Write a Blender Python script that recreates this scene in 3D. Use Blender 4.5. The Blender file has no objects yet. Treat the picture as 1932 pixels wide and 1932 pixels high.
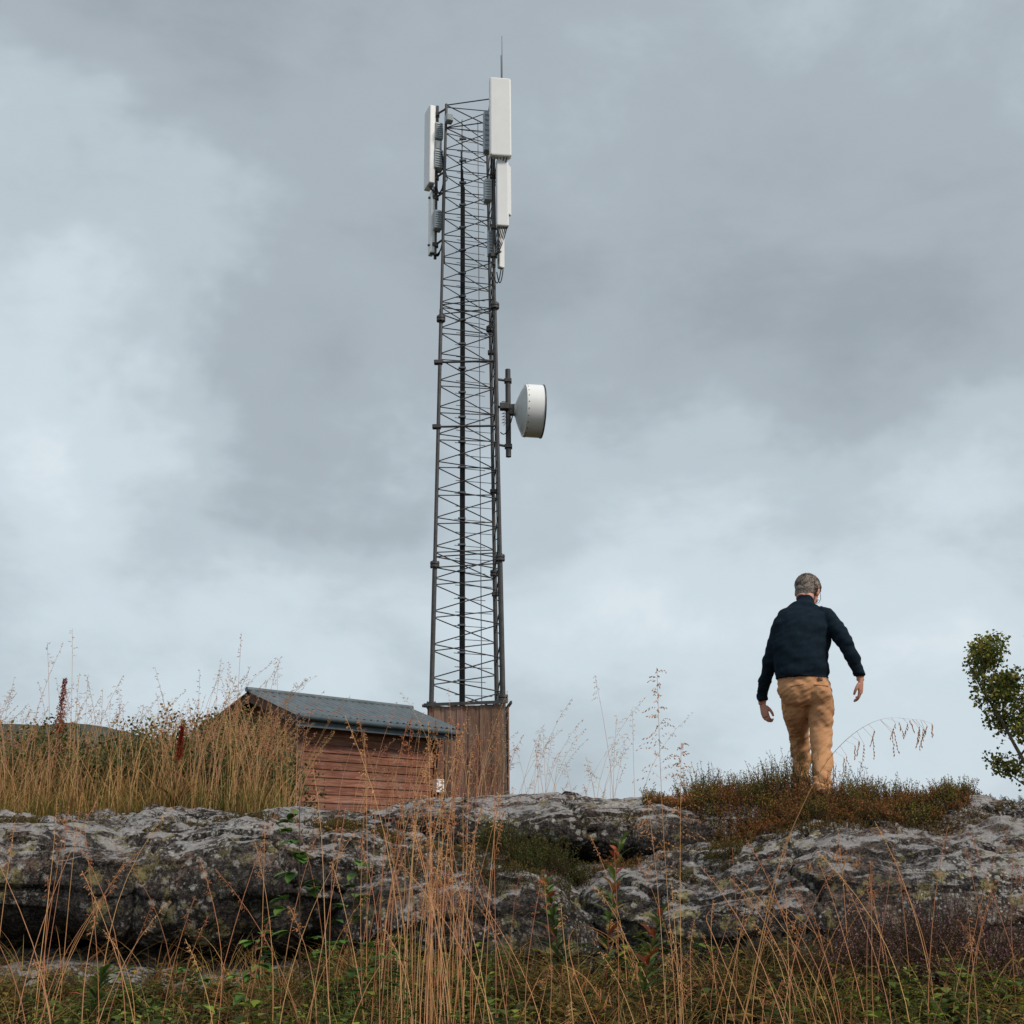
import bpy, bmesh, math, random
import numpy as np
from mathutils import Vector, Matrix, noise, Euler
from mathutils.bvhtree import BVHTree
random.seed(7); rng=np.random.default_rng(7)
R=random.random
def U(a,b): return a+(b-a)*random.random()
sc=bpy.context.scene
sc.view_settings.view_transform='Standard'; sc.view_settings.look='None'; sc.view_settings.exposure=0
def s2l(c): 
    c=c/255.0
    return c/12.92 if c<=0.04045 else ((c+0.055)/1.055)**2.4
def rgb(r,g,b): return (s2l(r),s2l(g),s2l(b),1.0)
class NT:
    def __init__(s,nt): s.nt=nt
    def n(s,t,props=None,**inp):
        nd=s.nt.nodes.new(t)
        if props:
            for k,v in props.items(): setattr(nd,k,v)
        for k,v in inp.items():
            key=int(k[1:]) if (k[0]=='i' and k[1:].isdigit()) else k.replace('_',' ')
            s.set(nd.inputs[key],v)
        return nd
    def set(s,sock,v):
        if isinstance(v,bpy.types.NodeSocket): s.nt.links.new(v,sock)
        elif isinstance(v,bpy.types.Node): s.nt.links.new(v.outputs[0],sock)
        else: sock.default_value=v
    def ramp(s,fac,stops,interp='LINEAR'):
        nd=s.nt.nodes.new('ShaderNodeValToRGB'); cr=nd.color_ramp; cr.interpolation=interp
        while len(cr.elements)<len(stops): cr.elements.new(0.5)
        for e,(p,c) in zip(cr.elements,stops):
            e.position=p; e.color=c if len(c)==4 else (*c,1)
        s.set(nd.inputs[0],fac); return nd.outputs[0]
    def noise(s,vec,scale,detail=5,rough=0.55,dist=0.0):
        nd=s.n('ShaderNodeTexNoise',Vector=vec,Scale=scale,Detail=detail,Roughness=rough,Distortion=dist); return nd.outputs[0]
    def math(s,op,a,b=0.0,clamp=False):
        nd=s.n('ShaderNodeMath',{'operation':op,'use_clamp':clamp},i0=a,i1=b); return nd.outputs[0]
    def mix(s,f,a,b,mode='MIX'):
        nd=s.nt.nodes.new('ShaderNodeMix'); nd.data_type='RGBA'; nd.blend_type=mode
        s.set(nd.inputs[0],f); s.set(nd.inputs[6],a); s.set(nd.inputs[7],b); return nd.outputs[2]
def newmat(name,rough=0.7,metal=0.0,spec=0.4):
    m=bpy.data.materials.new(name); m.use_nodes=True
    nt=NT(m.node_tree); b=m.node_tree.nodes['Principled BSDF']
    b.inputs['Roughness'].default_value=rough; b.inputs['Metallic'].default_value=metal
    b.inputs['Specular IOR Level'].default_value=spec
    return m,nt,b
def simple(name,col,rough=0.6,metal=0,var=0.25,scale=6,bump=0.0,bscale=60,spec=0.4):
    m,nt,b=newmat(name,rough,metal,spec)
    tc=nt.n('ShaderNodeTexCoord').outputs['Object']
    f=nt.noise(tc,scale,6,0.65)
    lo=tuple(c*(1-var) for c in col[:3])+(1,); hi=tuple(min(1,c*(1+var)) for c in col[:3])+(1,)
    nt.set(b.inputs['Base Color'],nt.ramp(f,[(0.3,lo),(0.7,hi)]))
    if bump:
        bn=nt.n('ShaderNodeBump',Strength=bump,Distance=0.01,Height=nt.noise(tc,bscale,4))
        nt.set(b.inputs['Normal'],bn)
    return m
def foliage_mat(name,trans=0.3,rough=0.6):
    m,nt,b=newmat(name,rough,0,0.25)
    at=nt.n('ShaderNodeAttribute',{'attribute_name':'Col'}).outputs['Color']
    nt.set(b.inputs['Base Color'],at)
    tr=nt.n('ShaderNodeBsdfTranslucent',Color=at)
    mx=nt.n('ShaderNodeMixShader',i0=trans,i1=b.outputs[0],i2=tr)
    nt.set(m.node_tree.nodes['Material Output'].inputs[0],mx)
    return m
M_fol=foliage_mat('foliage'); M_dry=foliage_mat('dry_grass',0.25,0.8); M_strand=foliage_mat('hair_strand',0.0,0.7)

def rock_mat():
    m,nt,b=newmat('lichen_rock',0.9,0,0.2)
    tc=nt.n('ShaderNodeTexCoord').outputs['Object']
    geo=nt.n('ShaderNodeNewGeometry')
    nz=nt.n('ShaderNodeSeparateXYZ',Vector=geo.outputs['Normal']).outputs[2]
    big=nt.noise(tc,1.5,6,0.65,0.4); med=nt.noise(tc,6,8,0.75,0.2); fine=nt.noise(tc,42,6,0.8)
    base=nt.ramp(med,[(0.32,rgb(84,78,74)),(0.45,rgb(126,117,112)),(0.56,rgb(158,148,142)),(0.7,rgb(200,192,186))])
    pink=nt.ramp(nt.noise(tc,2.2,6,0.65),[(0.46,(0,0,0,1)),(0.60,(1,1,1,1))])
    base=nt.mix(nt.math('MULTIPLY',pink,0.55),base,rgb(156,118,100))
    base=nt.mix(0.85,base,nt.ramp(fine,[(0.36,rgb(66,61,58)),(0.48,rgb(196,188,182)),(0.59,rgb(255,252,248))]),'MULTIPLY')
    dk=nt.math('ADD',nt.math('MULTIPLY',big,0.65),nt.math('MULTIPLY',nt.noise(tc,12,8,0.82,0.5),0.6))
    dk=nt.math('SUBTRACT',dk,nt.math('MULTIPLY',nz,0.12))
    dmask=nt.ramp(dk,[(0.505,(0,0,0,1)),(0.55,(1,1,1,1))])
    dcol=nt.ramp(fine,[(0.38,rgb(24,23,23)),(0.52,rgb(60,57,55)),(0.66,rgb(118,112,106))])
    base=nt.mix(nt.math('MULTIPLY',dmask,0.9),base,dcol)
    sp=nt.noise(tc,60,3,0.65); base=nt.mix(nt.ramp(sp,[(0.54,(0,0,0,1)),(0.61,(0.85,0.85,0.85,1))]),base,rgb(32,30,30))
    def spots(scale,thr,col,amt,seed):
        mp=nt.n('ShaderNodeMapping',Vector=tc,Location=(seed,seed*2,0)).outputs[0]
        wob=nt.n('ShaderNodeTexNoise',Vector=mp,Scale=scale*2.6,Detail=4,Roughness=.7).outputs[1]
        v=nt.n('ShaderNodeVectorMath',{'operation':'MULTIPLY_ADD'},i0=wob,i1=(1.1/scale,)*3,i2=mp).outputs[0]
        vo=nt.n('ShaderNodeTexVoronoi',Vector=v,Scale=scale)
        mask=nt.ramp(vo.outputs['Distance'],[(thr,(1,1,1,1)),(thr+0.1,(0,0,0,1))])
        sel=nt.ramp(nt.noise(mp,1.7,3),[(0.46,(0,0,0,1)),(0.58,(1,1,1,1))])
        rs=nt.n('ShaderNodeSeparateColor',Color=vo.outputs['Color']).outputs[0]
        rsm=nt.math('GREATER_THAN',rs,0.45)
        f=nt.math('MULTIPLY',nt.math('MULTIPLY',mask,sel),nt.math('MULTIPLY',rsm,amt))
        return f,col
    for a in [(7,0.32,rgb(168,156,108),0.8,3.1),(18,0.30,rgb(200,196,188),0.8,7.7),(15,0.30,rgb(156,144,94),0.75,12.3),(40,0.3,rgb(218,212,204),0.8,20.3)]:
        f,c=spots(*a); base=nt.mix(nt.math('MULTIPLY',f,nt.ramp(fine,[(.4,(.2,.2,.2,1)),(.5,(1,1,1,1))])),base,c)
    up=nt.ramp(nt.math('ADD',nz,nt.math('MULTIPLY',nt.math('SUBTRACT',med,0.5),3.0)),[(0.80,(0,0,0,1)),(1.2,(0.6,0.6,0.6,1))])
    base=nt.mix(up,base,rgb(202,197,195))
    cv=nt.n('ShaderNodeVectorMath',{'operation':'MULTIPLY_ADD'},i0=nt.n('ShaderNodeTexNoise',Vector=tc,Scale=2.5,Detail=6,Roughness=.7).outputs[1],i1=(.7,.7,.7),i2=tc).outputs[0]
    cv=nt.n('ShaderNodeMapping',Vector=cv,Scale=(.7,1,2.0)).outputs[0]
    vo=nt.n('ShaderNodeTexVoronoi',{'feature':'DISTANCE_TO_EDGE'},Vector=cv,Scale=1.3)
    crack=nt.ramp(vo.outputs['Distance'],[(0.0,(1,1,1,1)),(0.016,(0,0,0,1))])
    base=nt.mix(nt.math('MULTIPLY',crack,.8),base,rgb(20,19,19))
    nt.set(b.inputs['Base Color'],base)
    h=nt.math('ADD',nt.math('MULTIPLY',med,0.9),nt.math('MULTIPLY',fine,0.45))
    h=nt.math('SUBTRACT',h,nt.math('MULTIPLY',crack,0.4))
    bn=nt.n('ShaderNodeBump',Strength=1.0,Distance=0.065,Height=h); nt.set(b.inputs['Normal'],bn)
    return m
M_rock=rock_mat()
def ground_mat():
    m,nt,b=newmat('heath_ground',0.95,0,0.1)
    tc=nt.n('ShaderNodeTexCoord').outputs['Object']
    f=nt.noise(tc,2.5,8,0.7); g=nt.noise(tc,25,6,0.7)
    c=nt.ramp(f,[(0.3,rgb(48,42,28)),(0.5,rgb(74,66,36)),(0.7,rgb(96,84,44))])
    c=nt.mix(0.6,c,nt.ramp(g,[(0.3,rgb(60,55,50)),(0.7,rgb(230,225,200))]),'MULTIPLY')
    nt.set(b.inputs['Base Color'],c)
    nt.set(b.inputs['Normal'],nt.n('ShaderNodeBump',Strength=1,Distance=0.05,Height=g)); return m
M_ground=ground_mat()
def hill_mat():
    m,nt,b=newmat('forest_hill',0.95,0,0.1)
    tc=nt.n('ShaderNodeTexCoord').outputs['Object']
    f=nt.noise(tc,0.15,8,0.75)
    nt.set(b.inputs['Base Color'],nt.ramp(f,[(0.35,rgb(58,64,60)),(0.6,rgb(78,82,72)),(0.8,rgb(98,98,86))])); return m
def wood_mat(name,lo,mid,hi,axis):
    m,nt,b=newmat(name,0.85,0,0.2)
    tc=nt.n('ShaderNodeTexCoord').outputs['Object']
    sc_={'x':(1.2,22,22),'z':(22,22,1.2)}[axis]
    mp=nt.n('ShaderNodeMapping',Vector=tc,Scale=sc_).outputs[0]
    at=nt.n('ShaderNodeAttribute',{'attribute_name':'Col'}).outputs['Color']
    f=nt.noise(mp,2.0,7,0.7,0.4); blot=nt.noise(tc,3,5,0.6)
    c=nt.ramp(f,[(0.28,lo),(0.5,mid),(0.75,hi)])
    c=nt.mix(1.0,c,at,'MULTIPLY')
    c=nt.mix(nt.ramp(blot,[(0.5,(0,0,0,1)),(0.75,(0.5,0.5,0.5,1))]),c,rgb(150,128,116))
    nt.set(b.inputs['Base Color'],c)
    nt.set(b.inputs['Normal'],nt.n('ShaderNodeBump',Strength=0.7,Distance=0.006,Height=f)); return m
M_plank=wood_mat('red_brown_planks',rgb(78,52,42),rgb(136,90,72),rgb(184,138,116),'x')
M_board=wood_mat('vertical_boards',rgb(90,66,54),rgb(146,112,96),rgb(184,154,136),'z')
M_trim=simple('brown_trim',rgb(104,76,64),0.8,0,0.3,12,0.4,80)
M_dark=simple('dark_fascia',rgb(76,88,94),0.55,0,0.2,8)
M_roof=simple('corrugated_roof',rgb(104,112,116),0.42,0.3,0.25,5,0.2,40)  # black metal roof; grazing sky reflection is put into this lighter blue-grey colour
M_steel=simple('weathered_steel',rgb(80,78,78),0.55,0.3,0.3,9,0.2,60)
M_galv=simple('galvanised_steel',rgb(120,124,128),0.45,0.5,0.2,12)
M_black=simple('black_cable',rgb(26,26,28),0.6,0,0.3,9)
M_white=simple('white_radome',rgb(240,240,240),0.35,0,0.04,3)
M_grey=simple('grey_housing',rgb(176,184,190),0.45,0,0.08,6)
M_dishb=simple('dish_shell',rgb(212,213,212),0.4,0.1,0.06,4)

def link(o,parent=None):
    sc.collection.objects.link(o)
    if parent: o.parent=parent
    return o
def empty(name):
    e=bpy.data.objects.new(name,None); link(e); return e
class MB:
    def __init__(s): s.v=[]; s.f=[]; s.c=[]; s.sm=[]
    def add(s,vs,fs,col=(1,1,1),smooth=False):
        o=len(s.v); s.v+= [tuple(v) for v in vs]; s.f+=[tuple(i+o for i in f) for f in fs]
        s.c+=[col]*len(fs); s.sm+=[smooth]*len(fs)
    def box(s,c,size,rot=None,col=(1,1,1)):
        hx,hy,hz=[a/2 for a in size]; c=Vector(c)
        vs=[Vector((x,y,z)) for x in(-hx,hx) for y in(-hy,hy) for z in(-hz,hz)]
        if rot is not None: vs=[rot@v for v in vs]
        s.add([c+v for v in vs],[(0,1,3,2),(4,6,7,5),(0,4,5,1),(2,3,7,6),(0,2,6,4),(1,5,7,3)],col)
    def bbox(s,c,size,rot=None,bev=0.02,col=(1,1,1)):
        hx,hy,hz=[a/2 for a in size]; c=Vector(c); b=bev
        prof=[(-hx+b,-hy),(hx-b,-hy),(hx-b*.3,-hy+b*.3),(hx,-hy+b),(hx,hy-b),(hx-b*.3,hy-b*.3),(hx-b,hy),(-hx+b,hy),(-hx+b*.3,hy-b*.3),(-hx,hy-b),(-hx,-hy+b),(-hx+b*.3,-hy+b*.3)]
        n=len(prof); vs=[]
        for z,k in ((-hz,1-b/max(hx,.01)*.6),(-hz+b*.7,1),(hz-b*.7,1),(hz,1-b/max(hx,.01)*.6)):
            vs+=[Vector((x*k,y*k,z)) for x,y in prof]
        if rot is not None: vs=[rot@v for v in vs]
        fs=[tuple(range(n))[::-1],tuple(range(3*n,4*n))]
        for r in range(3):
            for i in range(n): fs.append((r*n+i,r*n+(i+1)%n,(r+1)*n+(i+1)%n,(r+1)*n+i))
        s.add([c+v for v in vs],fs,col)
    def tube(s,pts,rad,n=8,col=(1,1,1),caps=True):
        pts=[Vector(p) for p in pts]
        if not hasattr(rad,'__len__'): rad=[rad]*len(pts)
        vs=[]
        for i,p in enumerate(pts):
            t=(pts[min(i+1,len(pts)-1)]-pts[max(i-1,0)]).normalized()
            ref=Vector((0,0,1)) if abs(t.z)<0.9 else Vector((1,0,0))
            a=t.cross(ref).normalized(); b=t.cross(a)
            for k in range(n):
                an=2*math.pi*k/n; vs.append(p+(a*math.cos(an)+b*math.sin(an))*rad[i])
        fs=[]
        for i in range(len(pts)-1):
            for k in range(n): fs.append((i*n+k,i*n+(k+1)%n,(i+1)*n+(k+1)%n,(i+1)*n+k))
        s.add(vs,fs,col,True)
        if caps:
            s.add(vs[:n],[tuple(range(n))[::-1]],col); s.add(vs[-n:],[tuple(range(n))],col)
    def lathe(s,origin,axis,prof,n=40,col=(1,1,1)):
        axis=Vector(axis).normalized(); a=axis.cross(Vector((0,0,1))).normalized(); b=axis.cross(a); o=Vector(origin)
        for j in range(len(prof)-1):
            vs=[]
            for (t,r) in prof[j:j+2]:
                for k in range(n):
                    an=2*math.pi*k/n; vs.append(o+axis*t+(a*math.cos(an)+b*math.sin(an))*r)
            s.add(vs,[(k,(k+1)%n,n+(k+1)%n,n+k) for k in range(n)],col,True)
    def obj(s,name,mat,parent=None):
        me=bpy.data.meshes.new(name); me.from_pydata(s.v,[],s.f)
        ca=me.color_attributes.new('Col','FLOAT_COLOR','CORNER')
        arr=[]
        for f,c in zip(s.f,s.c): arr+= [c[0],c[1],c[2],1.0]*len(f)
        ca.data.foreach_set('color',arr)
        me.polygons.foreach_set('use_smooth',s.sm)
        me.materials.append(mat); me.update()
        return link(bpy.data.objects.new(name,me),parent)
class QS:
    def __init__(s): s.q=[]; s.c=[]; s.V=[]; s.C=[]
    def quad(s,a,b,c,d,col): s.q.append((*a,*b,*c,*d)); s.c.append(col)
    def arr(s,V,C): s.V.append(V.reshape(-1,12)); s.C.append(C.reshape(-1,3))
    def obj(s,name,mat,parent=None):
        V=list(s.V); C=list(s.C)
        if s.q: V.append(np.array(s.q)); C.append(np.array(s.c))
        V=np.concatenate(V).reshape(-1,3); C=np.concatenate(C); m=len(C)
        me=bpy.data.meshes.new(name)
        me.vertices.add(4*m); me.vertices.foreach_set('co',V.astype(np.float32).ravel())
        me.loops.add(4*m); me.loops.foreach_set('vertex_index',np.arange(4*m,dtype=np.int32))
        me.polygons.add(m); me.polygons.foreach_set('loop_start',np.arange(0,4*m,4,dtype=np.int32))
        try: me.polygons.foreach_set('loop_total',np.full(m,4,dtype=np.int32))
        except Exception: pass
        ca=me.color_attributes.new('Col','FLOAT_COLOR','CORNER')
        CC=np.repeat(np.concatenate([np.clip(C,0,1),np.ones((m,1))],1),4,0)
        ca.data.foreach_set('color',CC.astype(np.float32).ravel())
        me.materials.append(mat); me.update(calc_edges=True)
        return link(bpy.data.objects.new(name,me),parent)

# ---------------------------------------------------------------- terrain
def ss(a,b,x):
    t=min(1,max(0,(x-a)/(b-a))); return t*t*(3-2*t)
def lerp_pts(x,pts):
    if x<=pts[0][0]: return pts[0][1]
    for (a,va),(b,vb) in zip(pts,pts[1:]):
        if x<=b:
            t=(x-a)/(b-a); t=t*t*(3-2*t); return va+(vb-va)*t
    return pts[-1][1]
PROF=[(-40,-4),(0,-1.45),(4,-1.0),(5.6,-0.77),(6.7,-0.68),(7.5,-0.6),(9.3,0.2),(10.5,0.3),(13,0.3),(18,0.05),(30,-0.3),(70,-4),(200,-8),(3000,-12)]
def gz(x,y):
    z=lerp_pts(y,PROF)
    z+=0.40*math.exp(-(((x-1.95)/0.85)**2+((y-8.9)/0.70)**2))
    if x<-0.5: z+=0.12*ss(-0.5,-3,x)*ss(9,10.5,y)*(1-ss(14,17,y))
    d=math.hypot(x,y)
    if d<60: z+=0.09*noise.noise(Vector((x*0.8,y*0.8,1)))+0.035*noise.noise(Vector((x*3,y*3,5)))
    else: z+=1.2*noise.noise(Vector((x*0.02,y*0.02,1)))
    return z
def axis_(c0,c1,step,far,g=1.13):
    a=list(np.arange(c0,c1+1e-6,step)); s=step; x=c1
    while x<far: s*=g; x+=s; a.append(x)
    s=step; x=c0; pre=[]
    while x>-far: s*=g; x-=s; pre.append(x)
    return pre[::-1]+a
xs=axis_(-7,7,0.1,1500); ys=axis_(-2,24,0.1,1500)
vs=[(x,y,gz(x,y)) for y in ys for x in xs]; nx=len(xs)
fs=[(j*nx+i,j*nx+i+1,(j+1)*nx+i+1,(j+1)*nx+i) for j in range(len(ys)-1) for i in range(nx-1)]
me=bpy.data.meshes.new('ground'); me.from_pydata(vs,[],fs); me.polygons.foreach_set('use_smooth',[True]*len(fs)); me.materials.append(M_ground)
ground=link(bpy.data.objects.new('ground',me))
bvhs=[BVHTree.FromPolygons(vs,fs)]
hv=[];hf=[]
hx=np.linspace(-420,60,240); hy=np.linspace(200,520,60)
for y in hy:
    for x in hx:
        h=39.5*(1-ss(-95,-5,x))*ss(200,262,y)*(1-0.6*ss(400,520,y))
        h*=0.97+0.05*noise.noise(Vector((x*0.02,y*0.02,3)))
        h+=(noise.noise(Vector((x*0.25,y*0.25,7)))*0.9 if h>1 else 0)
        hv.append((x,y,h-9))
n=len(hx); hf=[(j*n+i,j*n+i+1,(j+1)*n+i+1,(j+1)*n+i) for j in range(len(hy)-1) for i in range(n-1)]
me=bpy.data.meshes.new('hill'); me.from_pydata(hv,[],hf); me.materials.append(hill_mat()); link(bpy.data.objects.new('hill',me))

def slab(name,c,h,rot=(0,0,0),e=(2.6,2.6),amp=0.1,seed=0,res=(420,200),layers=0.0):
    Rm=Euler([math.radians(a) for a in rot]).to_matrix(); c=Vector(c); vs=[]; nu,nv=res
    p1=2.0/e[0]; p2=2.0/e[1]
    sp=lambda v,p: math.copysign(abs(v)**p,v)
    for j in range(nv+1):
        ph=-math.pi/2+math.pi*j/nv
        for i in range(nu):
            th=2*math.pi*i/nu
            x=sp(math.cos(ph),p1)*sp(math.cos(th),p2); y=sp(math.cos(ph),p1)*sp(math.sin(th),p2); z=sp(math.sin(ph),p1)
            v=Vector((x*h[0],y*h[1],z*h[2]))
            nrm=Vector((x/h[0],y/h[1],z/h[2])).normalized()
            w=c+Rm@v; q=w+Vector((seed,seed*1.3,0))
            d=noise.noise(q*0.9)*1.0+noise.noise(q*2.3)*0.5
            d+=noise.ridged_multi_fractal(q*1.6,0.9,2.1,4,1.0,2.0)*0.20-0.25
            d+=noise.fractal(q*6,0.75,2.0,5)*0.21
            s=q.z*5+noise.noise(q*0.8)*1.3+q.x*.25; fr=s-math.floor(s)
            d+=layers*(0.5-fr)*(0.5+.5*noise.noise(q*0.6+Vector((3,3,3))))
            cr=abs(noise.noise(q*0.75+Vector((9,2,5)))+.25*noise.noise(q*3)); d-=0.7*max(0,1-cr/0.03)
            vs.append(w+(Rm@nrm)*d*amp)
    fs=[(j*nu+i,j*nu+(i+1)%nu,(j+1)*nu+(i+1)%nu,(j+1)*nu+i) for j in range(nv) for i in range(nu)]
    me=bpy.data.meshes.new(name); me.from_pydata(vs,[],fs); me.polygons.foreach_set('use_smooth',[True]*len(fs)); me.materials.append(M_rock)
    bvhs.append(BVHTree.FromPolygons(vs,fs))
    return link(bpy.data.objects.new(name,me))
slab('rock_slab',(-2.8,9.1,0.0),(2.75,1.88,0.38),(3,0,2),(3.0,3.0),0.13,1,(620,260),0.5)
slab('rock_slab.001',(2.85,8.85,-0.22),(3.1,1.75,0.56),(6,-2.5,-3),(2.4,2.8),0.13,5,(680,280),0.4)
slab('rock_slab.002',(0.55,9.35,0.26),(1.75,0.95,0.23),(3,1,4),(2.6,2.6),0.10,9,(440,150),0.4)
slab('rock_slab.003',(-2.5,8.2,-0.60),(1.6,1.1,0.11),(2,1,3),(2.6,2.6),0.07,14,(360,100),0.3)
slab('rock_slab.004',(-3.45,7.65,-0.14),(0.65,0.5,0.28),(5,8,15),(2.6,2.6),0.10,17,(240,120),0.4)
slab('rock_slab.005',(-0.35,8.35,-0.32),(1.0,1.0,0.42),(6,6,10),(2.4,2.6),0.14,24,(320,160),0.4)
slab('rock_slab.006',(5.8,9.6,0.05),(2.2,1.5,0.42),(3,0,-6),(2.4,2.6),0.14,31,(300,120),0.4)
def top(x,y,zmax=6):
    best=None; bi=0
    for k,b in enumerate(bvhs):
        h=b.ray_cast(Vector((x,y,zmax)),Vector((0,0,-1)))
        if h[0] is not None and (best is None or h[0].z>best): best=h[0].z; bi=k
    return (best if best is not None else gz(x,y)),bi

# ---------------------------------------------------------------- shed
shed=empty('wooden_shed')
P0=Vector((-3.08,17.9,0)); u=Vector((.684,.729,0)).normalized(); v=Vector((-.729,.684,0)).normalized()
SM=Matrix((u,v,Vector((0,0,1)))).transposed(); 
shed.matrix_world=Matrix.Translation(P0)@SM.to_4x4()
L,W,E,RH=2.66,1.78,2.12,2.45; base=-0.15
mb=MB()
def tint():
    k=U(0.68,1.15); return (k,k*U(.95,1.03),k*U(.93,1.04))
z=base; ph=0.118
rotA=Matrix.Rotation(math.radians(-8),3,'X'); rotB=Matrix.Rotation(math.radians(8),3,'X')
while z<E-0.02:
    cut=U(0.8,2.1)
    mb.box(((0.05+cut)/2,-0.012,z+ph/2),(cut-0.054,0.022,ph+0.018),rotA,tint())
    mb.box(((cut+L-0.05)/2,-0.012,z+ph/2),(L-0.054-cut,0.022,ph+0.018),rotA,tint())
    mb.box((L/2,W+0.012,z+ph/2),(L-0.1,0.022,ph+0.018),rotB,tint())
    z+=ph
mb.box((L/2,W/2,(base+E-.05)/2),(L-0.02,W-0.02,E-0.05-base),None,(.5,.5,.5))
mb.obj('side_cladding',M_plank,shed)
mb=MB(); z=base
while z<RH-0.05:
    half=W/2 if z<E else W/2*(RH-z)/(RH-E)
    half=max(0.03,half-0.05)
    for xx,sg in((-0.014,1),(L+0.014,-1)):
        mb.box((xx,W/2,z+ph/2),(0.022,half*2,ph+0.016),Matrix.Rotation(math.radians(7*sg),3,'Y'),tint())
    z+=ph
mb.obj('gable_cladding',M_plank,shed)
mb=MB()
for cx in(-0.012,L+0.012):
    for cy in(-0.012,W+0.012): mb.box((cx,cy,(base+E)/2),(0.11,0.11,E-base),None,(1,1,1))
slope=math.atan2(RH-E,W/2); ov=0.26; sl=(W/2+ov)/math.cos(slope)
for sg in(-1,1):
    rm=Matrix.Rotation(slope*(1 if sg<0 else -1),3,'X')
    cy=W/2+sg*(W/2+ov)/2; cz=RH+0.02-(W/2+ov)/2*math.tan(slope)
    for xx in(-0.26,L+0.26): mb.box((xx,cy,cz-0.02),(0.03,sl,0.15),rm)
    for k in range(8): mb.box((-0.2+k*(L+0.4)/7,cy,cz-0.03),(0.045,sl-0.04,0.09),rm)
mb.obj('corner_and_barge_boards',M_trim,shed)
mb=MB()
ez=RH+0.02-(W/2+ov)*math.tan(slope)
mb.box((L/2,-ov-0.015,ez-0.03),(L+0.54,0.028,0.18)); mb.box((L/2,W+ov+0.015,ez-0.03),(L+0.54,0.028,0.16))
mb.tube([(-0.28,-ov-0.075,ez+0.015),(L+0.28,-ov-0.075,ez-0.01)],0.045,10)
mb.obj('fascia_and_gutter',M_dark,shed)
vs=[];fs=[]
for sg in(-1,1):
    nu=int((L+0.6)/0.0125); o=len(vs)
    for j in range(5):
        d=(W/2+ov+0.05)*j/4
        for i in range(nu+1):
            x=-0.3+(L+0.6)*i/nu
            vs.append((x,W/2+sg*d,RH+0.085-d*math.tan(slope)+0.018*math.sin(x*2*math.pi/0.13)))
    fs+=[(o+j*(nu+1)+i,o+j*(nu+1)+i+1,o+(j+1)*(nu+1)+i+1,o+(j+1)*(nu+1)+i) for j in range(4) for i in range(nu)]
me=bpy.data.meshes.new('roof_sheet'); me.from_pydata(vs,[],fs); me.materials.append(M_roof); o=link(bpy.data.objects.new('roof_sheet',me),shed)
md=o.modifiers.new('s','SOLIDIFY'); md.thickness=0.006
mb=MB(); mb.tube([(-0.32,W/2,RH+0.1),(L+0.32,W/2,RH+0.1)],0.04,8); mb.obj('ridge_cap',M_roof,shed)
mb=MB(); mb.bbox((L-0.02,-0.12,1.22),(0.17,0.09,0.20),None,0.01); mb.obj('meter_box',M_white,shed)
mb=MB(); mb.tube([(L-0.06,-0.09,1.14),(L-0.06,-0.09,0)],0.012); mb.tube([(L+0.0,-0.09,1.14),(L+0.01,-0.1,0)],0.014)
mb.bbox((L-0.02,-.1,1.92),(.14,.1,.1),None,.01); mb.tube([(L-.02,-.09,1.85),(L-.02,-.09,1.35)],.01)
mb.obj('conduits_and_lamp',M_black,shed)

# ---------------------------------------------------------------- tower
tower=empty('telecom_tower'); TX,TY=-0.81,22.0; Z0,Z1=0.0,14.85
def legs(z):
    t=(z-2.75)/(15-2.75); w=0.63+(0.445-0.63)*t; k=w/0.63
    return (Vector((TX-w,TY-0.30*k,z)),Vector((TX+w,TY-0.58*k,z)),Vector((TX+w*0.80,TY+0.70*k,z)))
mb=MB()
for i in range(3):
    mb.tube([legs(0)[i],legs(5.3)[i]],0.044,10); mb.tube([legs(5.3)[i],legs(10.3)[i]],0.036,10); mb.tube([legs(10.3)[i],legs(Z1)[i]],0.029,10)
mb.obj('legs',M_steel,tower)
mb=MB()
for (a,b,off) in((0,1,0.0),(1,2,0.1),(2,0,0.18)):
    z=2.6+off; s=0
    while z<Z1-0.3:
        st=0.30 if z<5.3 else (0.27 if z<10.3 else 0.24)
        p=legs(z)[a if s%2==0 else b]; q=legs(z+st)[b if s%2==0 else a]
        mb.tube([p,q],0.0115 if z<10 else 0.010,5,caps=False); z+=st; s+=1
    for z in (2.75,5.2,5.4,10.2,10.4,Z1-0.02,14.3):
        mb.tube([legs(z)[a],legs(z)[b]],0.012,6)
mb.obj('bracing',M_steel,tower)
mb=MB()
for i,zz in((0,(2.72,5.25,10.1)),(1,(2.8,5.3,10.25)),(2,(2.8,5.3,10.25))):
    for z in zz:
        p=legs(z)[i]
        mb.tube([p-Vector((0,0,.05)),p-Vector((0,0,.008))],0.085,12); mb.tube([p+Vector((0,0,.008)),p+Vector((0,0,.05))],0.085,12)
        for k in range(6):
            a=k*math.pi/3; q=p+Vector((math.cos(a)*.066,math.sin(a)*.066,0)); mb.tube([q-Vector((0,0,.07)),q+Vector((0,0,.07))],0.01,5)
for z in(9.2,7.9): 
    p=legs(z)[0]; mb.bbox(p+Vector((-.03,0,0)),(0.16,0.12,0.07),None,0.01); 
    mb.tube([p,legs(z-.08)[1]],0.02,6)
for z in(9.75,6.9,4.9):
    p=legs(z)[2]; mb.bbox(p,(0.12,0.12,0.07),None,0.01)
mb.obj('flanges',M_steel,tower)
mb=MB()
for k in range(5):
    for r in(0,1): mb.tube([(-0.955+k*0.021,22.05+r*0.03,0.2),(-0.96+k*0.019,22.05+r*0.03,7),(-0.965+k*0.017,22.02+r*0.03,13.9-k*.2)],0.0115,5)
mb.obj('feeder_cables',M_black,tower)
mb=MB()
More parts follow.
